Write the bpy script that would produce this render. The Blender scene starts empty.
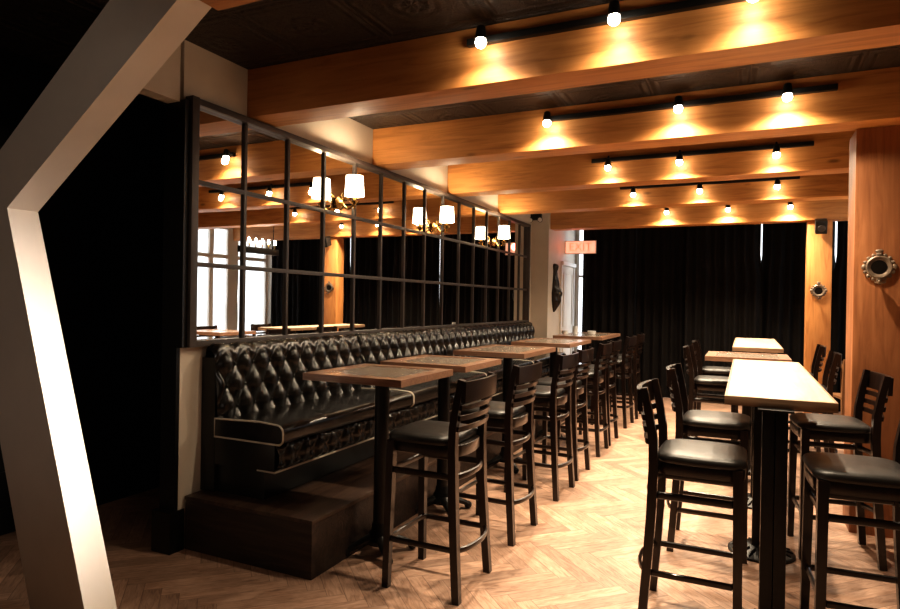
import bpy, bmesh, math, random
from mathutils import Vector, Matrix
random.seed(7)
PI = math.pi
S = bpy.context.scene
COL = S.collection

# ------------------------------------------------------------------ materials
class N:
    """tiny wrapper so node maths can be written as expressions"""
    def __init__(s, nt, sock): s.nt, s.s = nt, sock
    def op(s, o, *a):
        n = s.nt.nodes.new('ShaderNodeMath'); n.operation = o
        for i, v in enumerate((s,) + a):
            if isinstance(v, N): s.nt.links.new(v.s, n.inputs[i])
            else: n.inputs[i].default_value = v
        return N(s.nt, n.outputs[0])
    def __add__(s, b): return s.op('ADD', b)
    def __sub__(s, b): return s.op('SUBTRACT', b)
    def __mul__(s, b): return s.op('MULTIPLY', b)
    def floor(s): return s.op('FLOOR')
    def fract(s): return s.op('FRACT')
    def abs(s): return s.op('ABSOLUTE')
    def mod(s, b): return s.op('FLOORED_MODULO', b)
    def lt(s, b): return s.op('LESS_THAN', b)
    def mn(s, b): return s.op('MINIMUM', b)
    def mx(s, b): return s.op('MAXIMUM', b)
    def smooth(s, a, b):
        n = s.nt.nodes.new('ShaderNodeMapRange'); n.interpolation_type = 'SMOOTHSTEP'
        s.nt.links.new(s.s, n.inputs[0]); n.inputs[1].default_value = a; n.inputs[2].default_value = b
        return N(s.nt, n.outputs[0])
def mixf(f, a, b): return a + (b - a) * f

def new_mat(name):
    m = bpy.data.materials.new(name); m.use_nodes = True
    nt = m.node_tree; b = nt.nodes['Principled BSDF']
    return m, nt, b
def coords(nt, kind='Object', scale=(1, 1, 1), rot=(0, 0, 0), loc=(0, 0, 0)):
    t = nt.nodes.new('ShaderNodeTexCoord'); mp = nt.nodes.new('ShaderNodeMapping')
    mp.inputs['Scale'].default_value = scale; mp.inputs['Rotation'].default_value = rot; mp.inputs['Location'].default_value = loc
    nt.links.new(t.outputs[kind], mp.inputs['Vector']); return mp.outputs['Vector']
def noise(nt, vec, scale, detail=4, dist=0, rough=.55):
    n = nt.nodes.new('ShaderNodeTexNoise'); n.inputs['Scale'].default_value = scale
    n.inputs['Detail'].default_value = detail; n.inputs['Distortion'].default_value = dist; n.inputs['Roughness'].default_value = rough
    nt.links.new(vec, n.inputs['Vector']); return n.outputs['Fac']
def ramp(nt, fac, stops):
    r = nt.nodes.new('ShaderNodeValToRGB'); e = r.color_ramp.elements
    while len(e) < len(stops): e.new(.5)
    for i, (p, c) in enumerate(stops): e[i].position = p; e[i].color = (*c, 1)
    nt.links.new(fac, r.inputs[0]); return r.outputs[0]
def bump(nt, b, h, strength=.3, dist=.01):
    n = nt.nodes.new('ShaderNodeBump'); n.inputs['Strength'].default_value = strength; n.inputs['Distance'].default_value = dist
    nt.links.new(h, n.inputs['Height']); nt.links.new(n.outputs[0], b.inputs['Normal'])
def mixc(nt, fac, a, b, mode='MIX'):
    n = nt.nodes.new('ShaderNodeMix'); n.data_type = 'RGBA'; n.blend_type = mode
    for sock, v in ((n.inputs[0], fac), (n.inputs[6], a), (n.inputs[7], b)):
        if hasattr(v, 'links') or isinstance(v, bpy.types.NodeSocket): nt.links.new(v, sock)
        elif isinstance(v, (int, float)): sock.default_value = v
        else: sock.default_value = (*v, 1)
    return n.outputs[2]
def plain(name, col, rough=.5, metal=0, emit=None, es=0, var=.06, nscale=6, bstr=0, spec=.5, coat=0):
    m, nt, b = new_mat(name)
    f = noise(nt, coords(nt), nscale, 4)
    lo = tuple(max(0, c * (1 - var)) for c in col); hi = tuple(min(1, c * (1 + var)) for c in col)
    nt.links.new(ramp(nt, f, [(.3, lo), (.7, hi)]), b.inputs['Base Color'])
    b.inputs['Roughness'].default_value = rough; b.inputs['Metallic'].default_value = metal
    b.inputs['Specular IOR Level'].default_value = spec; b.inputs['Coat Weight'].default_value = coat
    if emit: b.inputs['Emission Color'].default_value = (*emit, 1); b.inputs['Emission Strength'].default_value = es
    if bstr: bump(nt, b, f, bstr, .004)
    return m
def wood(name, dark, mid, light, axis=0, scale=1, rough=.45, knots=True, bstr=.15, coat=0, spec=.5, rnd=.15):
    m, nt, b = new_mat(name)
    sc = [9, 9, 9]; sc[axis] = .7
    oi = nt.nodes.new('ShaderNodeObjectInfo')
    t = nt.nodes.new('ShaderNodeTexCoord'); ad = nt.nodes.new('ShaderNodeVectorMath'); ad.operation = 'ADD'
    nt.links.new(t.outputs['Object'], ad.inputs[0]); nt.links.new((N(nt, oi.outputs['Random']) * 7.3).s, ad.inputs[1])
    mp = nt.nodes.new('ShaderNodeMapping'); mp.inputs['Scale'].default_value = [s * scale for s in sc]
    nt.links.new(ad.outputs[0], mp.inputs['Vector'])
    f = noise(nt, mp.outputs[0], 2.2, 7, 1.2, .6)
    c = ramp(nt, f, [(.28, dark), (.5, mid), (.74, light)])
    mp2 = nt.nodes.new('ShaderNodeMapping'); nt.links.new(ad.outputs[0], mp2.inputs['Vector'])
    s2 = [3.2, 3.2, 3.2]; s2[axis] = 1.1; mp2.inputs['Scale'].default_value = s2
    big = noise(nt, mp2.outputs[0], 1.0, 3)
    c = mixc(nt, (N(nt, big).smooth(.3, .75) * .45).s, c, dark)
    if knots:
        v = nt.nodes.new('ShaderNodeTexVoronoi'); v.inputs['Scale'].default_value = 1.6
        nt.links.new(mp2.outputs[0], v.inputs['Vector'])
        k = N(nt, v.outputs['Distance']).smooth(.12, .03)
        c = mixc(nt, (k * .75).s, c, tuple(x * .35 for x in dark))
    hsv = nt.nodes.new('ShaderNodeHueSaturation'); nt.links.new(c, hsv.inputs['Color'])
    nt.links.new((N(nt, oi.outputs['Random']) * rnd + (1 - rnd / 2)).s, hsv.inputs['Value'])
    nt.links.new(hsv.outputs[0], b.inputs['Base Color'])
    b.inputs['Roughness'].default_value = rough; b.inputs['Coat Weight'].default_value = coat; b.inputs['Specular IOR Level'].default_value = spec
    bump(nt, b, f, bstr, .006)
    return m
def leather(name, rough=.28):
    m, nt, b = new_mat(name)
    f = noise(nt, coords(nt), 260, 3); g = noise(nt, coords(nt), 5, 4)
    nt.links.new(ramp(nt, g, [(.3, (.006, .0052, .0048)), (.7, (.016, .0135, .0115))]), b.inputs['Base Color'])
    nt.links.new((N(nt, g) * .22 + (rough - .1)).s, b.inputs['Roughness'])
    bump(nt, b, f, .25, .0015); b.inputs['Specular IOR Level'].default_value = .5
    return m
def herringbone(name):
    m, nt, b = new_mat(name)
    w, n = .085, 6
    v = coords(nt, 'Object', (1 / w, 1 / w, 1), (0, 0, math.radians(45)), (.3, .1, 0))
    sp = nt.nodes.new('ShaderNodeSeparateXYZ'); nt.links.new(v, sp.inputs[0])
    x, y = N(nt, sp.outputs[0]), N(nt, sp.outputs[1])
    i, j = x.floor(), y.floor(); fx, fy = x.fract(), y.fract()
    k = (i - j).mod(2 * n)
    hz = k.lt(n - .5)
    kv = k * -1 + (2 * n - 1)
    along = mixf(hz, kv + fy, k + fx)          # 0..n along the plank
    across = mixf(hz, fx, fy)
    idx = mixf(hz, i, i - k); idy = mixf(hz, j - kv, j)
    cb = nt.nodes.new('ShaderNodeCombineXYZ')
    nt.links.new(idx.s, cb.inputs[0]); nt.links.new(idy.s, cb.inputs[1]); nt.links.new(hz.s, cb.inputs[2])
    wn = nt.nodes.new('ShaderNodeTexWhiteNoise'); wn.noise_dimensions = '3D'; nt.links.new(cb.outputs[0], wn.inputs['Vector'])
    rnd = N(nt, wn.outputs['Value'])
    cg = nt.nodes.new('ShaderNodeCombineXYZ')
    nt.links.new((along * .35 + rnd * 37).s, cg.inputs[0]); nt.links.new((across * 2.2 + rnd * 91).s, cg.inputs[1])
    g = noise(nt, cg.outputs[0], 1.8, 6, 1.4, .62)
    c = ramp(nt, g, [(.3, (.215, .118, .075)), (.5, (.385, .235, .162)), (.72, (.51, .335, .245))])
    hsv = nt.nodes.new('ShaderNodeHueSaturation'); nt.links.new(c, hsv.inputs['Color'])
    nt.links.new((rnd * .50 + .72).s, hsv.inputs['Value'])
    edge = along.mn(along * -1 + n).mn((across.mn(across * -1 + 1)))
    gap = edge.smooth(.0, .035)
    c = mixc(nt, gap.s, (.15, .085, .055), hsv.outputs[0])
    nt.links.new(c, b.inputs['Base Color'])
    nt.links.new((N(nt, g) * .2 + .36).s, b.inputs['Roughness'])
    bump(nt, b, (gap * .6 + N(nt, g) * .4).s, .25, .004)
    return m
def tin(name):
    m, nt, b = new_mat(name)
    v = coords(nt, 'Object', (1 / .61, 1 / .61, 1))
    sp = nt.nodes.new('ShaderNodeSeparateXYZ'); nt.links.new(v, sp.inputs[0])
    fx, fy = N(nt, sp.outputs[0]).fract() - .5, N(nt, sp.outputs[1]).fract() - .5
    d = fx.abs().mx(fy.abs())
    rings = (d * 62).op('SINE') * d.smooth(.36, .42)
    r = (fx * fx + fy * fy).op('SQRT')
    ang = fy.op('ARCTAN2', fx)
    flower = ((ang * 8).op('SINE') * .5 + (r * 55).op('SINE')) * r.smooth(.36, .1)
    nz = noise(nt, v, 26, 3, 2.5)
    h = rings * .5 + flower * .35 + N(nt, nz) * .9
    nt.links.new(ramp(nt, nz, [(.35, (.014, .010, .008)), (.7, (.085, .06, .042))]), b.inputs['Base Color'])
    b.inputs['Roughness'].default_value = .42; b.inputs['Metallic'].default_value = .35
    bump(nt, b, h.s, .9, .02)
    return m
def emis(name, col, s):
    m, nt, b = new_mat(name)
    f = noise(nt, coords(nt), 20, 2)
    b.inputs['Base Color'].default_value = (.9, .85, .75, 1)
    b.inputs['Emission Color'].default_value = (*col, 1)
    nt.links.new((N(nt, f) * (.2 * s) + .9 * s).s, b.inputs['Emission Strength'])
    return m
def pane(name):
    m, nt, b = new_mat(name)
    out = nt.nodes['Material Output']; tr = nt.nodes.new('ShaderNodeBsdfTransparent'); gl = nt.nodes.new('ShaderNodeBsdfGlossy')
    gl.inputs['Roughness'].default_value = .02; mx = nt.nodes.new('ShaderNodeMixShader'); mx.inputs[0].default_value = .08
    nt.links.new(tr.outputs[0], mx.inputs[1]); nt.links.new(gl.outputs[0], mx.inputs[2]); nt.links.new(mx.outputs[0], out.inputs[0])
    return m
def mirror_mat(name):
    m, nt, b = new_mat(name)
    f = noise(nt, coords(nt), 1.2, 3)
    nt.links.new(ramp(nt, f, [(.3, (.74, .73, .70)), (.7, (.82, .81, .79))]), b.inputs['Base Color'])
    b.inputs['Metallic'].default_value = 1; b.inputs['Roughness'].default_value = .012
    bump(nt, b, f, .02, .03)
    return m

M = dict(
    floor=herringbone('herringbone_oak'),
    beam=wood('fir_beam', (.36, .14, .038), (.58, .255, .075), (.70, .345, .12), 0, 1, .5, rnd=.1),
    post=wood('fir_post', (.20, .072, .026), (.34, .135, .052), (.45, .195, .082), 2, .9, .5, rnd=.1),
    espresso=wood('espresso_wood', (.0045, .0022, .0016), (.011, .0048, .003), (.026, .011, .0062), 2, 2.5, .3, False, .08, .25),
    walnut=wood('walnut_frame', (.15, .075, .046), (.26, .145, .092), (.36, .22, .145), 0, 2.5, .3, False, .06, .2),
    maple=wood('pale_butcher_block', (.52, .37, .24), (.66, .51, .36), (.73, .60, .45), 1, 1.4, .33, False, .04, .15, rnd=.05),
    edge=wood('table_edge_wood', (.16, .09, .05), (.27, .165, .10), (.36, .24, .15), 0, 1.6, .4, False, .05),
    platform=wood('dark_step_wood', (.010, .005, .0035), (.028, .015, .010), (.065, .037, .024), 0, 1.2, .5, True, .4),
    ptop=wood('dark_tread_wood', (.025, .013, .008), (.058, .031, .02), (.12, .07, .046), 1, 1.0, .42, True, .3),
    white=plain('cream_paint', (.62, .54, .44), .55, var=.04, bstr=.05),
    brace=plain('white_brace_paint', (.72, .66, .58), .5, var=.03, bstr=.05),
    greywall=plain('beige_paint', (.42, .37, .31), .6, var=.05),
    black=plain('black_satin_paint', (.006, .0055, .005), .36, var=.1, spec=.4),
    iron=plain('black_cast_iron', (.010, .009, .0085), .38, .3, var=.2, bstr=.12, nscale=40),
    rail=plain('black_rail', (.008, .0075, .007), .45, .2),
    frame=plain('dark_steel_frame', (.06, .048, .042), .42, .1, var=.15),
    leather=leather('tufted_black_leather', .20),
    vinyl=leather('seat_vinyl', .38),
    piping=plain('cream_piping', (.52, .46, .38), .5),
    mirror=mirror_mat('antique_mirror'),
    inset=plain('smoked_inset', (.27, .22, .175), .2, .25, var=.05, nscale=3),
    curtain=plain('black_curtain_cloth', (.0085, .0075, .0072), .85, var=.25, nscale=3, spec=.15),
    tin=tin('pressed_tin'),
    brass=plain('aged_brass', (.52, .33, .12), .25, 1, var=.15, nscale=30),
    shade=emis('lit_shade', (1, .85, .64), 8),
    bulb=emis('hot_bulb', (1, .88, .70), 60),
    exit=emis('exit_face', (1, .47, .30), .7),
    exitletter=emis('exit_letter', (.8, .16, .06), .45),
    exitbox=plain('sign_housing', (.6, .5, .42), .5),
    pane=pane('window_pane'),
    pewter=plain('worn_pewter', (.20, .15, .11), .5, .4, var=.3, nscale=40, bstr=.4),
    carved=plain('carved_dark_wood', (.018, .012, .008), .4, .1, var=.4, nscale=30, bstr=.4),
    glass=pane('drinking_glass'),
    whitetrim=plain('white_trim', (.70, .66, .60), .45, var=.03),
    gold=plain('gilt', (.6, .42, .16), .3, .9),
    chair=wood('brown_chair_wood', (.11, .05, .022), (.2, .095, .04), (.28, .14, .065), 2, 2, .4, False, .05),
)

# ------------------------------------------------------------------ mesh helpers
class MB:
    def __init__(s): s.b = bmesh.new()
    def box(s, lo, hi, bev=0, rot=None, pivot=None):
        c = [(a + b) / 2 for a, b in zip(lo, hi)]; d = [b - a for a, b in zip(lo, hi)]
        r = bmesh.ops.create_cube(s.b, size=1, matrix=Matrix.Translation(c) @ Matrix.Diagonal((*d, 1)))
        vs = r['verts']
        if bev:
            es = list({e for v in vs for e in v.link_edges})
            q = bmesh.ops.bevel(s.b, geom=es, offset=bev, segments=2, affect='EDGES', profile=.7)
            vs = list({v for f in q['faces'] for v in f.verts} | {v for v in vs if v.is_valid})
        if rot: bmesh.ops.rotate(s.b, cent=pivot or c, matrix=rot, verts=[v for v in vs if v.is_valid])
        return s
    def tube(s, pts, r, seg=8, closed=False, sq=False, ry=None, up=None):
        """sweep a round (or square) section along points; r a number or one per point"""
        P = [Vector(p) for p in pts]; n = len(P); rs = r if isinstance(r, (list, tuple)) else [r] * n
        rings = []
        prev = None
        for i, p in enumerate(P):
            a = P[(i - 1) % n] if (closed or i > 0) else p; c = P[(i + 1) % n] if (closed or i < n - 1) else p
            t = (c - a).normalized()
            if up is not None: u = Vector(up)
            else: u = prev if prev is not None else (Vector((0, 0, 1)) if abs(t.z) < .9 else Vector((0, 1, 0)))
            e1 = (u - t * u.dot(t)).normalized(); e2 = t.cross(e1); prev = e1
            ring = []
            for k in range(4 if sq else seg):
                an = 2 * PI * k / (4 if sq else seg) + (PI / 4 if sq else 0)
                f = math.sqrt(2) if sq else 1
                ring.append(s.b.verts.new(p + e1 * math.cos(an) * rs[i] * f * (1 if ry is None else ry) + e2 * math.sin(an) * rs[i] * f))
            rings.append(ring)
        m = len(rings[0])
        for i in range(n if closed else n - 1):
            A, B = rings[i], rings[(i + 1) % n]
            for k in range(m): s.b.faces.new((A[k], A[(k + 1) % m], B[(k + 1) % m], B[k]))
        if not closed: s.b.faces.new(list(reversed(rings[0]))); s.b.faces.new(rings[-1])
        return s
    def lathe(s, prof, c=(0, 0, 0), seg=24, mat=None):
        """prof: (radius, height) pairs around z at c; mat: an orientation"""
        R = mat or Matrix.Identity(3); rings = []
        for r, h in prof:
            rings.append([s.b.verts.new(Vector(c) + R @ Vector((max(r, 1e-4) * math.cos(2 * PI * k / seg), max(r, 1e-4) * math.sin(2 * PI * k / seg), h))) for k in range(seg)])
        for A, B in zip(rings, rings[1:]):
            for k in range(seg): s.b.faces.new((A[k], A[(k + 1) % seg], B[(k + 1) % seg], B[k]))
        s.b.faces.new(list(reversed(rings[0]))); s.b.faces.new(rings[-1])
        return s
    def prism(s, poly, axis, a, b):
        """poly in the other two axes (cyclic order kept), extruded along axis a..b"""
        def pt(u, v, w):
            return {0: (w, u, v), 1: (u, w, v), 2: (u, v, w)}[axis]
        A = [s.b.verts.new(pt(u, v, a)) for u, v in poly]; B = [s.b.verts.new(pt(u, v, b)) for u, v in poly]
        n = len(poly)
        s.b.faces.new(A); s.b.faces.new(list(reversed(B)))
        for i in range(n): s.b.faces.new((A[i], B[i], B[(i + 1) % n], A[(i + 1) % n]))
        return s
    def grid(s, nu, nv, fn, closed_u=False):
        V = [[s.b.verts.new(fn(i / nu, j / nv)) for j in range(nv + 1)] for i in range(nu + 1)]
        for i in range(nu):
            for j in range(nv): s.b.faces.new((V[i][j], V[i + 1][j], V[i + 1][j + 1], V[i][j + 1]))
        return s
    def sphere(s, c, r, sc=(1, 1, 1), seg=12):
        bmesh.ops.create_uvsphere(s.b, u_segments=seg, v_segments=max(6, seg // 2 + 2), radius=r, matrix=Matrix.Translation(c) @ Matrix.Diagonal((*sc, 1)))
        return s
    def build(s, name, mat, parent=None, smooth=True, sharp=35):
        bmesh.ops.recalc_face_normals(s.b, faces=s.b.faces)
        if smooth:
            for f in s.b.faces: f.smooth = True
            for e in s.b.edges:
                if len(e.link_faces) == 2 and e.calc_face_angle(0) > math.radians(sharp): e.smooth = False
        me = bpy.data.meshes.new(name); s.b.to_mesh(me); s.b.free()
        me.materials.append(M[mat] if isinstance(mat, str) else mat)
        o = bpy.data.objects.new(name, me); COL.objects.link(o)
        if parent: o.parent = parent
        return o
def tag(o, label=None, cat=None, group=None, kind=None):
    if label: o['label'] = label
    if cat: o['category'] = cat
    if group: o['group'] = group
    if kind: o['kind'] = kind
    return o
def empty(name, loc=(0, 0, 0), rz=0, label=None, cat=None, group=None):
    o = bpy.data.objects.new(name, None); COL.objects.link(o); o.location = loc; o.rotation_euler = (0, 0, rz)
    o.empty_display_size = .1
    return tag(o, label, cat, group)
def copy_tree(o, parent=None):
    c = o.copy(); COL.objects.link(c)
    if parent: c.parent = parent
    for ch in o.children: copy_tree(ch, c)
    return c
def struct(name, mb, mat, label=None): return tag(mb.build(name, mat, smooth=False), label, kind='structure')

WX = -2.917           # face of the mirror wall
RX = 3.06              # right wall
CZ = 2.92             # ceiling
FY = 10.62            # window wall
BY = -2.6             # wall behind the camera

# ------------------------------------------------------------------ setting
struct('floor', MB().box((-4.2, BY - .1, -.1), (RX + .1, FY + .1, 0)), 'floor')
struct('ceiling', MB().box((-4.2, BY - .1, CZ), (RX + .1, FY + .1, CZ + .1)), 'tin')
struct('wall_left', MB().box((WX - .10, 2.60, 0), (WX, 9.05, CZ)), 'white')
struct('wall_alcove', MB().box((-4.2, BY, 0), (-4.05, 3.50, CZ)).box((-4.05, 3.47, 0), (WX - .10, 3.60, CZ)), 'black')
struct('trim_1', MB().box((WX - .12, 2.575, 0), (WX - .002, 2.599, 2.57)).box((WX - .0019, 2.575, 1.165), (WX + .04, 2.599, 2.57)).box((WX + .0005, 2.599, 1.165), (WX + .04, 2.610, 2.57)), 'black')
struct('baseboard_left', MB().box((WX - .135, 2.535, 0), (WX + .012, 2.574, .235), .004).box((WX + .0005, 2.575, 0), (WX + .012, 2.636, .235), .004), 'black')
struct('baseboard_alcove', MB().box((-4.049, BY, 0), (-4.03, 3.469, .16), .004), 'black')
struct('trim_2', MB().box((WX - .10, 2.17, 2.56), (WX, 2.574, CZ)), 'white')
# raised panel moulding on the black alcove wall
mb = MB()
for (y0, y1, z0, z1) in ((2.15, 3.36, .35, 2.12), (2.15, 3.36, 2.22, 2.80), (.6, 2.05, .35, 2.12)):
    for a in ((y0, z0, y1, z0 + .03), (y0, z1 - .03, y1, z1), (y0, z0, y0 + .03, z1), (y1 - .03, z0, y1, z1)):
        mb.box((-4.049, a[0], a[1]), (-4.03, a[2], a[3]), .003)
struct('trim_3', mb, 'black')
struct('wall_jog', MB().box((WX - .10, 9.051, 0), (-2.65, FY, CZ)), 'white')
# window wall with openings
XO = [(-2.60, -1.0), (-.9, .7), (.8, 2.9)]
mb = MB().box((-2.649, FY, 0), (RX, FY + .1, .3)).box((-2.649, FY, 2.82), (RX, FY + .1, CZ))
prev = -2.649
for a, b in XO: mb.box((prev, FY, .3), (a, FY + .1, 2.82)); prev = b
mb.box((prev, FY, .3), (RX, FY + .1, 2.82)); struct('wall_far', mb, 'white')
for i, (a, b) in enumerate(XO):
    mb = MB()
    for q in ((a, .3, a + .02, 2.82), (b - .05, .3, b, 2.82), (a + .02, .3, b - .05, .35), (a + .02, 2.77, b - .05, 2.82), (a + .02, 1.9, b - .05, 1.94)):
        mb.box((q[0], FY + .03, q[1]), (q[2], FY + .07, q[3]))
    w = tag(mb.build('window_%d' % (i + 1), 'whitetrim', smooth=False), kind='structure')
    MB().box((a + .02, FY + .045, .35), (b - .05, FY + .05, 2.77)).build('pane', 'pane', w, smooth=False)
# right wall with a bright glazed opening seen only in the mirror
WY0, WY1 = 7.6, 10.12
mb = MB().box((RX, BY, 0), (RX + .1, WY0, CZ)).box((RX, WY1, 0), (RX + .1, FY, CZ)).box((RX, WY0, 0), (RX + .1, WY1, .4)).box((RX, WY0, 2.82), (RX + .1, WY1, CZ))
struct('wall_right', mb, 'white')
mb = MB()
for y, w_ in ((WY0, .05), (8.15, .035), (8.62, .05), (9.15, .14), (WY1, .05)):
    mb.box((RX + .02, max(WY0, y - w_), .4), (RX + .07, min(WY1, y + w_), 2.82))
for z in (.4, 2.2, 2.75): mb.box((RX + .021, WY0, z), (RX + .069, WY1, z + .07))
w = tag(mb.build('window_4', 'whitetrim', smooth=False), kind='structure')
MB().box((RX + .043, WY0, .45), (RX + .047, WY1, 2.8)).build('pane', 'pane', w, smooth=False)
struct('wall_back', MB().box((-4.05, BY - .1, 0), (RX, BY, CZ)), 'greywall')
# white panelled door on the jog's side, ahead of the windows
mb = MB().box((-2.649, 9.78, 0), (-2.635, 10.50, 2.05), .003)
d = tag(mb.build('door_1', 'white', smooth=False), kind='structure')
mb = MB()
for z0, z1 in ((.15, .95), (1.08, 1.95)):
    for q in ((9.86, z0, 10.42, z0 + .02), (9.86, z1 - .02, 10.42, z1), (9.86, z0, 9.88, z1), (10.40, z0, 10.42, z1)):
        mb.box((-2.635, q[0], q[1]), (-2.627, q[2], q[3]))
mb.build('door_panel', 'white', d, smooth=False)
mb = MB().lathe([(.005, 0), (.02, .002), (.012, .02), (.026, .035), (.026, .055), (.004, .062)], (-2.634, 9.83, 1.0), 14, Matrix.Rotation(PI / 2, 3, 'Y'))
mb.build('door_knob', 'brass', d)
struct('trim_4', MB().box((-2.649, 9.72, 2.06), (-2.60, 10.56, 2.12), .004).box((-2.649, 9.72, 0), (-2.625, 9.775, 2.06), .003).box((-2.649, 10.505, 0), (-2.625, 10.56, 2.06), .003), 'whitetrim')

# ------------------------------------------------------------------ beams and posts
BF = [1.66, 3.10, 4.60, 6.10, 7.62, 9.12]
BL = ['foremost fir ceiling beam, its underside just showing at top left of the photo',
      'large fir ceiling beam nearest the camera with its full face showing, dark at its left end',
      'second full fir ceiling beam, its left end above the first wall sconce and its right end over the near post',
      'third full fir ceiling beam, between the first and second sconces',
      'fourth full fir ceiling beam, second from the curtains',
      'farthest fir ceiling beam, right above the top of the black curtains']
for i, y in enumerate(BF):
    if i == 0: continue
    x0 = WX + .001 if y < 9 else -2.648
    mb = MB().box((x0, y, 2.61 if i < 5 else 2.555), (RX - .001, y + .24, CZ - .001), .006)
    tag(mb.build('ceiling_beam', 'beam', sharp=20), BL[i], 'beam', 'wooden ceiling beams')
for (x0, x1, y0, y1, lab) in ((.63, .97, 4.79, 5.09, 'thick reddish wooden post nearest the camera at the right edge'),
                          (.70, .975, 9.17, 9.40, 'far orange wooden post standing in front of the black curtains')):
    mb = MB().box((x0, y0, 0), (x1, y1, 2.609 if y0 < 9 else 2.554), .008)
    tag(mb.build('wooden_post', 'post' if y0 < 9 else 'beam_post', sharp=20), lab, 'post', 'square wooden posts') if y0 < 9 else \
        tag(mb.build('wooden_post', wood('fir_post_far', (.38, .15, .045), (.58, .26, .085), (.68, .34, .12), 2, .9, .5), sharp=20), lab, 'post', 'square wooden posts')

# foreground white brace : a leaning post with a diagonal strut rising from its top
root = empty('structural_brace', (-3.2, 1.8, 0), 0, 'big white painted leaning post with diagonal strut filling the left foreground', 'brace')
K = .865
Y0, Y1 = 2.0 * K, 2.16 * K
def lx(z, p, q): return p[0] + (q[0] - p[0]) * (z - p[1]) / (q[1] - p[1])
sc_ = lambda x, z: (x * K, 1.45 + (z - 1.45) * K)
A, B, C = sc_(-3.514, 1.905), sc_(-2.843, -.10), sc_(-2.215, 2.819)
za = lambda z: lx(z, A, B)
zc = lambda z: lx(z, A, C)
def local(poly): return [(x + 3.2, z) for x, z in poly]
W1 = .45 * K; W2 = .585 * K
MB().prism(local([(za(0), 0), A, (A[0] - W1, A[1] + .02), (za(0) - W1, 0)]), 1, Y0 - 1.8, Y1 - 1.8).build('post', 'brace', root, smooth=False)
top = CZ - .001
MB().prism(local([A, (zc(top), top), (zc(top) - W2, top), (A[0] - W1, A[1] + .021)]), 1, Y0 - 1.8, Y1 - 1.8).build('strut', 'brace', root, smooth=False)
# the foremost beam butts against the strut's upper side
x1_, x2_ = zc(2.61) + .004, zc(top) + .004
tag(MB().prism([(x1_, 2.61), (x2_, top), (RX - .001, top), (RX - .001, 2.61)], 1, BF[0], BF[0] + .24).build('ceiling_beam', 'beam', sharp=20), BL[0], 'beam', 'wooden ceiling beams')

# ------------------------------------------------------------------ mirror wall
root = empty('wall_mirror', (WX, 5.85, 1.17), 0, 'long wall mirror divided by a black steel grid above the tufted bench', 'mirror')
ML = Vector((WX, 5.85, 1.17))
y0, y1, z0, z1 = 2.611, 8.86, 1.165, 2.60
def mbox(mb, a, b, bev=.003): return mb.box(tuple(Vector(a) - ML), tuple(Vector(b) - ML), bev)
mb = MB()
fw = .05
mbox(mb, (WX + .001, y0, z0), (WX + .062, y0 + fw, z1)); mbox(mb, (WX + .001, y1 - fw, z0), (WX + .05, y1, z1))
mbox(mb, (WX + .001, y0 + fw, z0), (WX + .05, y1 - fw, z0 + .034)); mbox(mb, (WX + .001, y0 + fw, z1 - .036), (WX + .05, y1 - fw, z1))
mb.build('frame', 'frame', root, sharp=20)
mb = MB(); mbox(mb, (WX + .0005, y0 + fw, z0 + .034), (WX + .004, y1 - fw, z1 - .036), 0); mb.build('mirror_glass', 'mirror', root, smooth=False)
ny = 15
for i in range(1, ny):
    y = 2.664 + i * .4158
    mb = MB(); mbox(mb, (WX + .0045, y - .0115, z0 + .034), (WX + .02, y + .0115, z1 - .036)); mb.build('upright_bar', 'frame', root, sharp=20)
for z in (1.645, 2.125):
    mb = MB(); mbox(mb, (WX + .0045, y0 + fw, z - .0125), (WX + .019, y1 - fw, z + .014)); mb.build('cross_bar', 'frame', root, sharp=20)

# sconces
def make_sconce(y, lab):
    r = empty('wall_sconce', (WX + .046, y, 2.19), 0, lab, 'sconce', 'wall sconces along the mirror')
    RY = Matrix.Rotation(PI / 2, 3, 'Y')
    MB().lathe([(.001, -.027), (.05, -.027), (.055, -.018), (.045, -.008), (.03, .004), (.02, .012), (.001, .014)], (0, 0, .02), 20, RY).build('backplate', 'brass', r)
    pts = []
    for k in range(19):
        t = k / 18; a = -PI / 2 + t * 1.6 * PI
        pts.append((.004 + .11 * t, .0, .02 - .055 * math.sin(PI * t) * (1 - .2 * t) + .0 * a))
    MB().tube(pts, .008, 8).build('arm', 'brass', r)
    sc = []
    for k in range(26):
        t = k / 25; a = t * 3.2 * PI
        rr = .045 * (1 - t * .8)
        sc.append((.03 + rr * math.cos(a), 0, .065 + rr * math.sin(a)))
    MB().tube(sc, [.008 * (1 - .6 * k / 25) for k in range(26)], 8).build('scroll', 'brass', r)
    MB().lathe([(.001, -.055), (.007, -.05), (.011, -.038), (.006, -.03), (.012, -.02), (.02, -.012), (.036, .002), (.04, .008), (.012, .01), (.012, .045), (.001, .046)], (.114, 0, .02), 20).build('candle_cup', 'brass', r)
    MB().lathe([(.076, 0), (.066, .155), (.064, .155), (.074, 0)], (.114, 0, .068), 28).build('lamp_shade', 'shade', r)
    l = bpy.data.lights.new('sconce_light', 'POINT'); l.energy = 20; l.color = (1, .80, .56); l.shadow_soft_size = .05
    o = bpy.data.objects.new('sconce_light', l); COL.objects.link(o); o.parent = r; o.location = (.125, 0, .18)
for y, lab in ((4.10, 'lit brass wall sconce on the mirror nearest the camera'), (5.77, 'middle lit brass wall sconce on the mirror'), (7.44, 'farthest lit brass wall sconce on the mirror')):
    make_sconce(y, lab)

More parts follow.
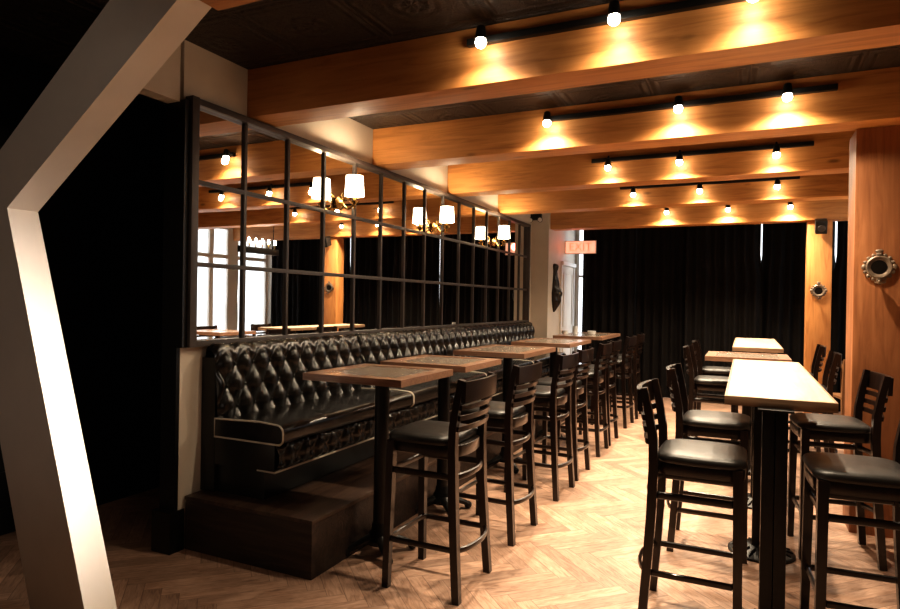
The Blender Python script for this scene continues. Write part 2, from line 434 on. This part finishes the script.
# ------------------------------------------------------------------ platform and tufted bench
PX = -2.005
root = empty('bench_platform', (-2.45, 5.8, 0), 0, 'long dark wooden step platform carrying the tufted bench', 'platform')
MB().box((WX + .013 + 2.45, 2.64 - 5.8, 0), (PX + 2.45, 3.22, .288), .004).build('riser', 'platform', root, sharp=20)
MB().box((WX + .013 + 2.45, 2.632 - 5.8, .2885), (PX + .008 + 2.45, 3.22, .31), .006).build('tread', 'ptop', root, sharp=20)

def tuft(u, v, du, dv):
    a = abs(math.sin(PI * (u / du + v / dv))); b = abs(math.sin(PI * (u / du - v / dv)))
    return (a * b) ** .5
SL = 1.515
def make_bench():
    r = empty('banquette_bench', (0, 0, 0))
    L = SL
    # local x from the wall face, y along the wall from 0..L, z world
    prof = [(.150, .70), (.146, .80), (.140, .90), (.132, .99), (.126, 1.06), (.120, 1.10), (.106, 1.132), (.084, 1.15), (.06, 1.156), (.03, 1.150), (.022, 1.10)]
    PV = [Vector((x, 0, z)) for x, z in prof]; ln = [0]
    for p, q in zip(PV, PV[1:]): ln.append(ln[-1] + (q - p).length)
    T = ln[-1]
    def at(t):
        d = t * T; i = 0
        while i < len(ln) - 2 and ln[i + 1] < d: i += 1
        f = (d - ln[i]) / (ln[i + 1] - ln[i]); p = PV[i].lerp(PV[i + 1], f)
        tg = (PV[min(i + 1, len(PV) - 1)] - PV[max(i, 0)]).normalized()
        if f > .5 and i + 2 < len(PV): tg = (tg * (1.5 - f) + (PV[i + 2] - PV[i + 1]).normalized() * (f - .5)).normalized()
        return p, Vector((tg.z, 0, -tg.x)), d
    du, dv = .153, .25
    def fn(u, v):
        p, nrm, d = at(v)
        y = .004 + u * (L - .008)
        if d < .44:
            h = tuft(y, d - .105, du, dv) * .05
            if d > .40: h = h * (.44 - d) / .04 + .028 * (d - .40) / .04
        else:
            h = .028 + .012 * abs(math.sin(PI * y / du)) ** .5
            h *= max(0, min(1, (T - d) / .08))
        e = min(1, min(u, 1 - u) * L / .025); h *= math.sqrt(max(e, 0)) if e < 1 else 1
        q = p + nrm * (h - .012); q.x = max(q.x, .004); return (q.x, y, q.z)
    MB().grid(150, 62, fn).build('backrest', 'leather', r, sharp=80)
    # buttons where the pleats meet
    for j in range(4):
        d = .105 + j * dv / 2
        if d > .42: break
        for i in range(-1, 24):
            y = (i + (.5 if j % 2 else 0)) * du
            if .03 < y < L - .03:
                p, nrm, _ = at(d / T); c = p + nrm * -.004
                MB().sphere((c.x, y, c.z), .011, (1, 1, 1), 8).build('button', 'leather', r)
    MB().box((.004, .006, .3115), (.115, L - .006, 1.10), .008).build('back_frame', 'black', r, sharp=20)
    # seat cushion : rounded profile swept along y
    sp = [(.116, .64), (.60, .64)]
    for k in range(9):
        a = -PI / 2 + k / 8 * PI / 2; sp.append((.585 + .035 * math.cos(a), .672 + .032 * math.sin(a)))
    for k in range(9):
        a = k / 8 * PI / 2; sp.append((.575 + .045 * math.cos(a), .708 + .042 * math.sin(a)))
    sp += [(.45, .757), (.32, .752), (.116, .745)]
    mb = MB(); mb.prism(sp, 1, .004, L - .004)
    cu = mb.build('seat_cushion', 'leather', r, sharp=40)
    for yy in (.004, L - .004):
        MB().tube([(x, yy, z) for x, z in sp], .0055, 6, closed=True).build('piping', 'piping', cu)
    # tufted valance under the cushion
    def fv(u, v):
        y = .004 + u * (L - .008); z = .485 + v * .155
        h = tuft(y + .02, z - .485 + .03, .139, .20) * .035
        e = min(1, min(v, 1 - v) * 6); h *= e
        return (.565 + h - .006 + .012 * v, y, z)
    MB().grid(130, 16, fv).build('valance', 'leather', r, sharp=80)
    MB().tube([(.565, .004, .483), (.565, L - .004, .483)], .006, 6).tube([(.44, .004, .483), (.565, .004, .483)], .005, 6).build('lower_piping', 'piping', r)
    MB().box((.116, .005, .478), (.562, L - .005, .636), .006).build('seat_box', 'black', r, sharp=20)
    MB().box((.116, .03, .3115), (.47, L - .03, .476), .004).build('plinth', 'black', r, sharp=20)
    return r
proto = make_bench()
bl = ['section of black tufted leather bench nearest the camera, its piped cushion end showing', 'second section of black tufted leather bench, behind the two nearest small tables',
      'third section of black tufted leather bench, under the middle sconce', 'farthest section of black tufted leather bench, beside the white wall end']
for i in range(4):
    o = proto if i == 0 else copy_tree(proto)
    o.location = (WX, 2.75 + i * (SL + .004), 0)
    tag(o, bl[i], 'bench', 'tufted banquette bench sections')

# ------------------------------------------------------------------ small tables
def make_table(w, l):
    r = empty('pedestal_table', (0, 0, 0))
    x, y = w / 2, l / 2; f = .078; t = 1.046
    fr = MB()
    fr.prism([(-x, -y), (x, -y), (x - f, -y + f), (-x + f, -y + f)], 2, t - .038, t)
    fr.prism([(x, y), (-x, y), (-x + f, y - f), (x - f, y - f)], 2, t - .038, t)
    fr.prism([(-x, y), (-x, -y), (-x + f, -y + f), (-x + f, y - f)], 2, t - .038, t)
    fr.prism([(x, -y), (x, y), (x - f, y - f), (x - f, -y + f)], 2, t - .038, t)
    fr.build('top_frame', 'walnut', r, smooth=False)
    MB().box((-x + f, -y + f, t - .03), (x - f, y - f, t - .0035)).build('top_inset', 'inset', r, smooth=False)
    c0 = .01
    MB().box((c0 - .16, -.16, t - .062), (c0 + .16, .16, t - .0385), .004).lathe([(.041, .10), (.041, t - .062)], (c0, 0, 0), 20).build('column', 'iron', r)
    mb = MB().lathe([(.045, .06), (.075, .062), (.078, .085), (.066, .10), (.062, .125), (.05, .14), (.047, .17), (.042, .18)], (c0, 0, 0), 20)
    mb.build('collar', 'iron', r)
    for k in range(4):
        a = PI / 4 + k * PI / 2; R = .195
        pts = []; rs = []
        for q in range(9):
            s = q / 8; d = .03 + (R - .03) * s
            z = .098 - .062 * s ** 1.1 if s < .85 else .098 - .062 * .85 ** 1.1 - (s - .85) * .12
            pts.append((c0 + d * math.cos(a), d * math.sin(a), max(z, .0265))); rs.append(.040 - .020 * s if s < .8 else .024)
        mb = MB().tube(pts, rs, 10, ry=.75).sphere((c0 + R * math.cos(a), R * math.sin(a), .0265), .0265)
        mb.build('foot', 'iron', r)
    return r
TL = [(2.795, 3.425), (3.61, 4.25), (4.765, 5.68), (6.20, 7.16), (7.77, 9.0)]
tl = ['small square bench-side table nearest the camera with walnut frame and dark inset top', 'second small square bench-side table, beside the second bench-row stool',
      'third bench-side table, longer, with reflective dark inset top', 'fourth bench-side table, before the white wall end', 'farthest bench-side table, with glassware standing on it']
for i, (a, b) in enumerate(TL):
    o = make_table(.622, b - a)
    o.location = (-1.89, (a + b) / 2, 0)
    tag(o, tl[i], 'table', 'framed tables along the bench')
o = make_table(.62, .62); o.location = (.02, 5.80, 0)
tag(o, 'square walnut-framed table between the two pale wood high tables', 'table')

# ------------------------------------------------------------------ pale high tables
def make_high_table(w, l, peds):
    r = empty('high_table', (0, 0, 0)); t = 1.05
    MB().box((-w / 2 + .012, -l / 2 + .012, t - .042), (w / 2 - .012, l / 2 - .012, t), .001).build('tabletop', 'maple', r, sharp=20)
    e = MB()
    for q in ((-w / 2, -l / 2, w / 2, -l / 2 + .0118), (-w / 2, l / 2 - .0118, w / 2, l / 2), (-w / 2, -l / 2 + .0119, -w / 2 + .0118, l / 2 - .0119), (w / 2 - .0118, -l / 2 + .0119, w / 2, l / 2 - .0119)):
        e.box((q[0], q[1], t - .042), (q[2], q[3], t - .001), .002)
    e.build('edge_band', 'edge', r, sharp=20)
    ox = -.035
    for p in peds:
        ox = -.015 if p < -1 else -.035
        c = MB().box((-.07 + ox, p - .12, t - .052), (.07 + ox, p + .12, t - .0425), .003)
        for sx in (-1, 1):
            for sy in (-1, 1): c.box((ox + sx * .026 - .025, p + sy * .026 - .025, .05), (ox + sx * .026 + .025, p + sy * .026 + .025, t - .052), .007)
        col = c.build('column', 'iron', r, sharp=25)
        mb = MB().lathe([(.18, 0), (.18, .012), (.168, .02), (.10, .036), (.085, .05), (.06, .055)], (ox, p, 0), 32)
        for k in range(16):
            a = k * PI / 8
            mb.tube([(ox + .07 * math.cos(a), p + .07 * math.sin(a), .048), (ox + .165 * math.cos(a), p + .165 * math.sin(a), .022)], .006, 6)
        mb.build('base', 'iron', r)
    return r
o = make_high_table(.44, 2.16, (-1.02, -.02, 1.0)); o.location = (.142, 4.17, 0)
tag(o, 'near long pale butcher-block high table on black pedestals', 'table', 'pale butcher-block high tables')
o = make_high_table(.45, 2.05, (-.65, .65)); o.location = (.115, 7.86, 0)
tag(o, 'far pale butcher-block high table in front of the curtains', 'table', 'pale butcher-block high tables')

# ------------------------------------------------------------------ stools (local: facing +x, back at -x)
def slat(mb, ya, xb, z0, z1, bow, th=.009, over=.0, n=12):
    """bowed horizontal slat between the rear posts"""
    V = []
    for i in range(n + 1):
        t = -1 + 2 * i / n; y = ya * t * (1 + over); x = xb - bow * (1 - t * t)
        V.append([mb.b.verts.new((x - th, y, z0)), mb.b.verts.new((x + th, y, z0)), mb.b.verts.new((x + th - .004, y, z1)), mb.b.verts.new((x - th - .004, y, z1))])
    for A, B in zip(V, V[1:]):
        for k in range(4): mb.b.faces.new((A[k], A[(k + 1) % 4], B[(k + 1) % 4], B[k]))
    mb.b.faces.new(V[0]); mb.b.faces.new(list(reversed(V[-1])))
    return mb
def posts(r, hy, pts):
    for s in (-1, 1):
        MB().tube([(x, s * (hy + dy), z) for x, dy, z in pts], [.0185, .0195, .0205, .020, .019, .017, .015][:len(pts)], sq=True, up=(0, 1, 0)).build('rear_leg', 'espresso', r, sharp=40)
def outline(x0, x1, hw, bx, by, n=9, rc=.035):
    """rounded seat outline: convex sides (by), bowed back (bx), nearly straight front"""
    pts = []
    def add(a, b, bulge, nx, ny):
        L = math.hypot(b[0] - a[0], b[1] - a[1]); t0 = rc / L
        for k in range(n + 1):
            t = t0 + (1 - 2 * t0) * k / n; q = bulge * 4 * t * (1 - t)
            pts.append((a[0] + (b[0] - a[0]) * t + nx * q, a[1] + (b[1] - a[1]) * t + ny * q))
    add((x0, -hw), (x1, -hw), by, 0, -1); add((x1, -hw), (x1, hw), .008, 1, 0)
    add((x1, hw), (x0, hw), by, 0, 1); add((x0, hw), (x0, -hw), bx, -1, 0)
    out = []                                    # one corner-cutting pass rounds the corners
    for a, b in zip(pts, pts[1:] + pts[:1]):
        out += [(a[0] * .75 + b[0] * .25, a[1] * .75 + b[1] * .25), (a[0] * .25 + b[0] * .75, a[1] * .25 + b[1] * .75)]
    return out
def stack(mb, ol, c, levels):
    """rings of the outline scaled about c at given heights, closed top and bottom"""
    R = [[mb.b.verts.new((c[0] + (x - c[0]) * k, c[1] + (y - c[1]) * k, z)) for x, y in ol] for k, z in levels]
    n = len(ol)
    for A, B in zip(R, R[1:]):
        for i in range(n): mb.b.faces.new((A[i], A[(i + 1) % n], B[(i + 1) % n], B[i]))
    mb.b.faces.new(list(reversed(R[0]))); mb.b.faces.new(R[-1])
    return mb
def make_stool():
    r = empty('bar_stool', (0, 0, 0)); hy = .183
    P = [(-.205, .018, 0), (-.187, .009, .25), (-.172, .0, .5), (-.165, .0, .72), (-.168, .001, .84), (-.188, .004, .96), (-.212, .008, 1.075)]
    def xs(z):
        for a, b in zip(P, P[1:]):
            if z <= b[2]: return a[0] + (b[0] - a[0]) * (z - a[2]) / (b[2] - a[2])
        return P[-1][0]
    posts(r, hy, P)
    for s in (-1, 1):
        MB().tube([(.190, s * .196, 0), (.182, s * .172, .7445)], [.017, .0205], sq=True, up=(0, 1, 0)).build('front_leg', 'espresso', r, sharp=40)
    stack(MB(), outline(-.165, .203, .160, .028, .006), (.02, 0), [(1, .687), (1.01, .69), (1.01, .742), (1, .7445)]).build('seat_apron', 'espresso', r, sharp=40)
    stack(MB(), outline(-.150, .212, .188, .012, .018), (.03, 0), [(.965, .745), (.99, .749), (1.0, .757), (1.0, .765), (.985, .774), (.95, .782), (.86, .789), (.6, .794), (.3, .796), (.02, .7965)]).build('seat_cushion', 'vinyl', r, sharp=70)
    slat(MB(), hy + .016, xs(1.03) - .022, .968, 1.068, .022, .011, .03).build('crest_rail', 'espresso', r, sharp=40)
    for z in (.835, .888, .940):
        slat(MB(), hy + .01, xs(z) - .022, z - .0125, z + .0125, .028, .007, .02).build('back_slat', 'espresso', r, sharp=40)
    def ring(z, xf, xr, hw, bulge):
        pts = [(xf, hw * t, z) for t in (-.85, -.4, 0, .4, .85)] + [(xf - .02, hw, z)]
        pts += [(xf + (xr - xf) * t, hw, z) for t in (.3, .6, 1)]
        for k in range(1, 12):
            a = PI / 2 + PI * k / 12; pts.append((xr + bulge * math.cos(a), hw * math.sin(a), z))
        pts += [(xf + (xr - xf) * t, -hw, z) for t in (1, .6, .3)] + [(xf - .02, -hw, z)]
        return pts
    MB().tube(ring(.245, .182, -.165, .192, .075), .0095, 8, closed=True, ry=1.6, up=(0, 0, 1)).build('foot_ring', 'espresso', r)
    MB().tube(ring(.595, .178, -.145, .182, .06), .0085, 8, closed=True, ry=2.0, up=(0, 0, 1)).build('upper_ring', 'espresso', r)
    return r
proto = make_stool()
RS = [(2.957, 'black-seated bar stool nearest the camera in the bench row, at the first small table'), (3.778, 'second black-seated bar stool in the bench row, at the second small table'),
      (4.735, 'third black-seated bar stool in the bench row, at the near end of the third table'), (5.322, 'fourth black-seated bar stool in the bench row, close behind the third'),
      (6.22, 'fifth black-seated bar stool in the bench row, at the near end of the fourth table'), (6.757, 'sixth black-seated bar stool in the bench row, at the far end of the fourth table'),
      (7.765, 'seventh black-seated bar stool in the bench row, at the near end of the last table'), (8.45, 'last bar stool of the bench row, nearest the black curtains')]
for i, (y, lab) in enumerate(RS):
    o = proto if i == 0 else copy_tree(proto)
    o.location = (-1.438 + (0 if i == 0 else random.uniform(-.01, .015)), y, 0); o.rotation_euler = (0, 0, PI + (0 if i == 0 else random.uniform(-.05, .05)))
    tag(o, lab, 'stool', 'bar stools in the bench row')
SS = [(-.198, 3.15, 0.0, 'black-seated bar stool nearest the camera, left of the near pale table'), (-.175, 4.13, .0, 'bar stool just behind the nearest one, left of the near pale table'),
      (-.26, 6.30, -.02, 'bar stool at the left of the framed square table, third from the camera'), (-.26, 7.33, .03, 'bar stool farthest from the camera on the left of the far pale table'),
      (.472, 3.175, PI + .06, 'bar stool nearest the camera on the right, cut by the frame edge'), (.490, 4.37, PI + .10, 'bar stool right of the near pale table, in front of the near post'),
      (.475, 6.20, PI, 'bar stool on the right just beyond the near pale table'), (.475, 7.30, PI - .03, 'bar stool farthest on the right, with its back against the far post')]
for i, (x, y, rz, lab) in enumerate(SS):
    o = copy_tree(proto)
    o.location = (x, y, 0); o.rotation_euler = (0, 0, rz); tag(o, lab, 'stool', 'bar stools at the pale tables')

# ------------------------------------------------------------------ track lights
TX = [(-1.256, -.58, .009), (-1.345, -.432, .219), (-1.196, -.559, .217), (-1.201, -.482, .286), (-.994, -.228, .493)]
TZ = [2.80, 2.79, 2.75, 2.74, 2.73]
tlab = ['nearest', 'second', 'third', 'fourth', 'farthest']
def track(yf, xs, zl, lab, rx0, rx1, gain=1):
    r = empty('track_light', ((rx0 + rx1) / 2, yf - .002, 2.83), 0, lab, 'track light', 'black track lights on the beams')
    cx = (rx0 + rx1) / 2
    MB().box((rx0 - cx, -.036, -.018), (rx1 - cx, 0, .018), .003).build('rail', 'rail', r, sharp=20)
    for x in xs:
        lx_ = x - cx; zz = zl - 2.83
        h = MB().tube([(lx_, -.03, -.002), (lx_, -.07, .02), (lx_, -.10, zz + .07)], .009, 8)
        h.lathe([(.010, .075), (.022, .068), (.028, .03), (.031, .004), (.028, .004), (.024, .024), (.001, .026)], (lx_, -.10, zz), 18)
        hd = h.build('lamp_head', 'rail', r)
        MB().sphere((lx_, -.10, zz - .012), .029, (1, 1, 1), 12).build('bulb', 'bulb', hd)
        for nm, en, ang, bl, tilt in (('wash_light', LP * (.36 if yf < 4 else .85), 160, 1.0, 0), ('spot_light', LP * 1.05, 96, 1.0, -max(0, .35 - x) * (.27 if yf < 4 else .13))):
            l = bpy.data.lights.new(nm, 'SPOT'); l.energy = en * gain; l.color = (1, .81, .58); l.spot_size = math.radians(ang); l.spot_blend = bl; l.shadow_soft_size = .03
            o = bpy.data.objects.new(nm, l); COL.objects.link(o); o.parent = r; o.location = (lx_, -.115, zz - .045); o.rotation_euler = (math.radians(-4), tilt if ang < 100 else 0, 0)
LP = 120
for i in range(5):
    track(BF[i + 1], TX[i], TZ[i], tlab[i] + ' black track rail with three bright lamps, mounted on a ceiling beam', -1.365, .50, .72 if i == 0 else 1.05)
track(BF[0], (-1.2, -.5, .2), 2.80, 'black track rail with lamps on the foremost beam above the camera', -1.365, .50, .06)

# ------------------------------------------------------------------ curtains
CY = 10.22
def sst(z, a, b):
    t = max(0, min(1, (z - a) / (b - a))); return t * t * (3 - 2 * t)
def curtain(x0, x1, lab, seed, dy, notch):
    rnd = random.Random(seed); ph = [rnd.uniform(0, 6.28) for _ in range(4)]
    n = max(24, int((x1 - x0) * 90))
    def fn(u, v):
        z = .012 + v * 2.85
        a = x0 + notch[0] * sst(z, 1.9, 2.2); b = x1 - notch[1] * sst(z, 1.9, 2.2)
        x = a + (b - a) * u; L = x1 - x0
        y = CY + dy + .030 * math.sin(2 * PI * u * L / .135 + ph[0]) + .014 * math.sin(2 * PI * u * L / .31 + ph[1] + v) + .006 * math.sin(7 * v + ph[2])
        return (x, y, z)
    tag(MB().grid(n, 22, fn).build('curtain', 'curtain', sharp=180), lab, 'curtain', 'black floor-length curtains')
xs_ = [(-2.415, -1.58, 'leftmost black curtain panel, beside the exit sign and window strip', (0, 0)), (-1.64, -.77, 'second black curtain panel from the left', (0, 0)),
       (-.83, .225, 'third black curtain panel from the left, left of the upper light slit', (0, .035)), (.175, 1.17, 'fourth black curtain panel, between the light slit and the far post', (.035, .035)),
       (1.11, 1.98, 'fifth black curtain panel, right of the far post', (.035, 0)), (1.82, 2.50, 'sixth black curtain panel from the left, seen in the mirror', (0, 0)), (2.30, 3.02, 'rightmost black curtain panel, seen in the mirror beside the white wall', (0, 0))]
for i, (a, b, lab, nt_) in enumerate(xs_): curtain(a, b, lab, i + 3, .125 * (i % 2), nt_)
r = MB().tube([(-2.5, CY, 2.893), (3.03, CY, 2.893)], .012, 8)
for k in range(66): r.tube([(-2.45 + k * .083 + .0 * math.cos(a), CY + .013 * math.cos(a), 2.893 + .013 * math.sin(a)) for a in [q * PI / 4 for q in range(8)]], .0025, 4, closed=True)
tag(r.build('curtain_rod', 'iron'), 'black curtain rod with rings under the ceiling at the windows', 'curtain rod')

# ------------------------------------------------------------------ signs and wall pieces
root = empty('exit_sign', (-2.65, 10.0, 2.355), 0, 'glowing peach exit sign sticking out from the white wall', 'exit sign')
MB().box((.001, -.02, -.105), (.50, .02, .105), .006).build('housing', 'exitbox', root, sharp=20)
MB().box((.012, -.0225, -.094), (.49, -.0205, .094)).build('face', 'exit', root, smooth=False)
cu = bpy.data.curves.new('sign_text', 'FONT'); cu.body = 'EXIT'; cu.size = .18; cu.align_x = 'CENTER'; cu.align_y = 'CENTER'; cu.extrude = .001; cu.offset = .002
t = bpy.data.objects.new('tmp', cu); COL.objects.link(t)
bpy.context.view_layer.update()
me = bpy.data.meshes.new_from_object(t.evaluated_get(bpy.context.evaluated_depsgraph_get())); bpy.data.objects.remove(t)
me.transform(Matrix.Translation((.25, -.0236, 0)) @ Matrix.Rotation(PI / 2, 4, 'X')); me.materials.clear(); me.materials.append(M['exitletter'])
o = bpy.data.objects.new('lettering', me); COL.objects.link(o); o.parent = root
l = bpy.data.lights.new('sign_glow', 'POINT'); l.energy = 1.1; l.color = (1, .20, .15); l.shadow_soft_size = .06
o = bpy.data.objects.new('sign_glow', l); COL.objects.link(o); o.parent = root; o.location = (.22, -.34, 0)

# emergency light
root = empty('emergency_light', (-2.84, 9.05, 2.73), 0, 'small two-headed emergency light high on the white wall end', 'emergency light')
MB().box((-.085, -.06, -.045), (.085, -.001, .045), .006).build('housing', 'rail', root, sharp=20)
for s in (-1, 1):
    h = MB().lathe([(.012, 0), (.028, .01), (.04, .05), (.036, .052), (.001, .046)], (s * .075, -.03, -.03), 16, Matrix.Rotation(math.radians(110), 3, 'X')).build('lamp_head', 'rail', root)
    MB().lathe([(.034, 0), (.02, .006), (.001, .008)], (s * .075, -.078, -.0475), 14, Matrix.Rotation(math.radians(110), 3, 'X')).build('lens', 'whitetrim', h)

# carved wall piece
root = empty('carved_wall_figure', (-2.65, 9.36, 1.69), 0, 'dark carved figure with a gilt detail hanging on the white wall by the door', 'wall carving')
RYm = Matrix.Rotation(PI / 2, 3, 'Y')
def fc(u, v):
    z = -.37 + v * .74
    prof = [(-.37, .012), (-.30, .05), (-.20, .085), (-.08, .095), (.0, .07), (.08, .058), (.18, .045), (.25, .034), (.28, .045), (.32, .056), (.355, .045), (.37, .01)]
    for (a, ra), (b, rb) in zip(prof, prof[1:]):
        if z <= b + 1e-6: w = ra + (rb - ra) * (z - a) / (b - a); break
    a = PI * u
    w *= 1.25; return (.002 + w * 1.0 * math.sin(a) * (1 + .12 * math.sin(40 * z + 6 * a)), -w * math.cos(a), z)
MB().grid(20, 60, fc).build('body', 'carved', root, sharp=60)
MB().sphere((.095, -.02, -.09), .02, (.8, 1, 1.4)).sphere((.09, .02, -.13), .018).sphere((.095, -.03, -.15), .016).build('gilt_detail', 'gold', root)

def ornament(loc, lab, sc):
    r = empty('ornate_round_mirror', loc, 0, lab, 'mirror', 'small ornate round mirrors on the posts')
    RX_ = Matrix.Rotation(PI / 2, 3, 'X')
    mb = MB().lathe([(.047 * sc, 0), (.075 * sc, 0), (.08 * sc, .008), (.07 * sc, .016), (.055 * sc, .013), (.047 * sc, .007)], (0, -.001, 0), 32, RX_)
    for k in range(16):
        a = k * PI / 8; q = .084 * sc
        big = 1.0 if k % 4 else 1.5
        mb.sphere((q * math.cos(a), -.007, q * math.sin(a)), .013 * sc * big, (1, .5, 1), 8)
    mb.sphere((0, -.009, .106 * sc), .014 * sc, (1.8, .5, 1), 8)
    mb.build('frame', 'pewter', r)
    MB().lathe([(.0465 * sc, .0072), (.045 * sc, .0105), (.001, .0115)], (0, -.001, 0), 28, RX_).build('glass', plain('dark_round_glass', (.010, .008, .007), .35, 0, spec=.15), r)
    MB().tube([(0, -.006, -.085 * sc), (0, -.02, -.11 * sc), (0, -.05, -.115 * sc)], .007 * sc, 8).lathe([(.008 * sc, 0), (.03 * sc, .004), (.034 * sc, .014), (.028 * sc, .012), (.001, .006)], (0, -.05, -.113 * sc), 16).build('candle_arm', 'pewter', r)
ornament((.766, 4.789, 1.715), 'ornate round mirror with candle arm on the near wooden post', .95)
ornament((.833, 9.169, 1.665), 'ornate round mirror with candle arm on the far wooden post', .95)

root = empty('wall_speaker', (.836, 9.169, 2.44), 0, 'small black speaker bracketed high on the far wooden post', 'speaker')
MB().box((-.02, -.05, -.02), (.02, -.0005, .06), .004).build('bracket', 'rail', root, sharp=20)
MB().box((-.065, -.19, -.06), (.065, -.05, .11), .014, Matrix.Rotation(math.radians(20), 3, 'X')).build('cabinet', 'rail', root, sharp=20)
MB().lathe([(.045, 0), (.038, .006), (.018, .001), (.001, .004)], (0, -.20, -.012), 18, Matrix.Rotation(math.radians(110), 3, 'X')).build('cone', 'frame', root)

# glassware on the farthest bench table
def glass(x, y, h, rad, lab, name='drinking_glass'):
    o = MB().lathe([(rad * .8, 0), (rad, h), (rad * .93, h), (rad * .74, .008), (.001, .008)], (0, 0, 0), 18).build(name, plain('clear_tumbler', (.75, .75, .74), .08, .2))
    o.location = (x, y, 1.0465); tag(o, lab, 'glass')
glass(-2.03, 8.25, .11, .035, 'tall clear glass on the farthest bench-side table')
glass(-2.14, 8.15, .05, .045, 'low clear glass bowl beside the tall glass on the farthest table', 'glass_bowl')
glass(-1.86, 8.45, .045, .06, 'wide shallow glass dish on the farthest table', 'glass_dish')

# ------------------------------------------------------------------ dining set by the windows, right
root = empty('dining_table', (1.62, 9.25, 0), 0, 'brown wooden dining table standing between the two posts by the curtains', 'table')
MB().box((-.55, -.42, .72), (.55, .42, .76), .005).build('tabletop', 'chair', root, sharp=20)
MB().box((-.48, -.35, .63), (.48, .35, .7195), .003).build('apron', 'chair', root, sharp=20)
for sx in (-1, 1):
    for sy in (-1, 1): MB().tube([(sx * .45, sy * .32, 0), (sx * .45, sy * .32, .63)], [.022, .032], sq=True).build('leg', 'chair', root, sharp=40)
def dining_chair(x, y, rz, lab):
    r = empty('dining_chair', (x, y, 0), rz, lab, 'chair', 'brown dining chairs by the windows')
    MB().box((-.2, -.2, .43), (.2, .2, .46), .008).build('seat', 'chair', r, sharp=20)
    for s in (-1, 1):
        MB().tube([(-.20, s * .18, 0), (-.185, s * .18, .45), (-.23, s * .18, .88)], [.016, .018, .014], sq=True, up=(0, 1, 0)).build('rear_leg', 'chair', r, sharp=40)
        MB().tube([(.17, s * .18, 0), (.17, s * .18, .43)], [.014, .018], sq=True, up=(0, 1, 0)).build('front_leg', 'chair', r, sharp=40)
    for z in (.58, .69, .81): slat(MB(), .18, -.185 - (z - .45) * .1, z - .025, z + .025, .025, .007).build('back_slat', 'chair', r, sharp=40)
    MB().tube([(.17, -.18, .2), (.17, .18, .2)], .01, 8).build('stretcher', 'chair', r)
dining_chair(1.14, 8.42, PI / 2 + .2, 'brown dining chair on the near side of the dining table, left')
dining_chair(1.80, 8.40, PI / 2, 'brown dining chair on the near side of the dining table, right')

# linear chandelier over the right-hand side, seen in the mirror
root = empty('linear_chandelier', (1.35, 7.95, 2.22), 0, 'dark linear chandelier with bare bulbs, seen in the first mirror panes', 'chandelier')
MB().box((-.04, -.45, -.04), (.04, .45, .06), .006).build('bar', 'iron', root, sharp=20)
for y in (-.35, .35): MB().tube([(0, y, .06), (0, y, CZ - 2.22 - .001)], .007, 8).build('hanging_rod', 'iron', root)
for k in range(6):
    y = -.38 + k * .152
    s = MB().tube([(0, y, .06), (0, y, .13)], .011, 8).build('bulb_holder', 'brass', root)
    MB().lathe([(.008, 0), (.022, .025), (.02, .05), (.003, .085)], (0, y, .13), 12).build('bulb', 'bulb', s)

# ------------------------------------------------------------------ added fill lights for the brace, and daylight
def lamp(kind, loc, e, col, size, name, rot=(0, 0, 0)):
    l = bpy.data.lights.new(name, kind); l.energy = e; l.color = col
    if kind == 'AREA': l.size = size
    else: l.shadow_soft_size = size
    o = bpy.data.objects.new(name, l); COL.objects.link(o); o.location = loc; o.rotation_euler = rot
    return o
o = lamp('AREA', (2.35, 2.75, 1.75), 13, (1, .86, .76), .5, 'brace_side_fill')  # unseen area light, added to brighten the inner face of the brace
o.rotation_euler = (Vector((-2.75, 1.40, 1.0)) - o.location).to_track_quat('-Z', 'Y').to_euler(); o.data.spread = math.radians(22)
o = lamp('SPOT', (-.8, -1.3, 2.0), 36, (1, .84, .72), .3, 'brace_front_fill')  # unseen spot behind the camera, added to lift the brace's front face
o.rotation_euler = (Vector((-2.75, 1.73, 1.75)) - o.location).to_track_quat('-Z', 'Y').to_euler(); o.data.spot_size = math.radians(44); o.data.spot_blend = .6
W = bpy.data.worlds.new('daylight'); S.world = W; W.use_nodes = True
bg = W.node_tree.nodes['Background']; bg.inputs[0].default_value = (.90, .95, 1, 1); bg.inputs[1].default_value = 2.4

# ------------------------------------------------------------------ camera
f, yaw, p, r = 629.4, .438722, -.0042238, .0161458
cy, sy = math.cos(yaw), math.sin(yaw)
F0 = Vector((-sy, cy, 0)); T0 = Vector((cy, sy, 0)); U0 = Vector((0, 0, 1))
F1 = F0 * math.cos(p) + U0 * math.sin(p); U1 = -F0 * math.sin(p) + U0 * math.cos(p)
R2 = T0 * math.cos(r) + U1 * math.sin(r); U2 = -T0 * math.sin(r) + U1 * math.cos(r)
cd = bpy.data.cameras.new('camera'); cd.sensor_fit = 'HORIZONTAL'; cd.sensor_width = 36; cd.lens = f * 36 / 900; cd.clip_start = .05
co = bpy.data.objects.new('camera', cd); COL.objects.link(co)
co.matrix_world = Matrix(((R2.x, U2.x, -F1.x, 0), (R2.y, U2.y, -F1.y, 0), (R2.z, U2.z, -F1.z, 1.45), (0, 0, 0, 1)))
S.camera = co
S.view_settings.view_transform = 'Standard'
S.view_settings.look = 'Medium High Contrast'
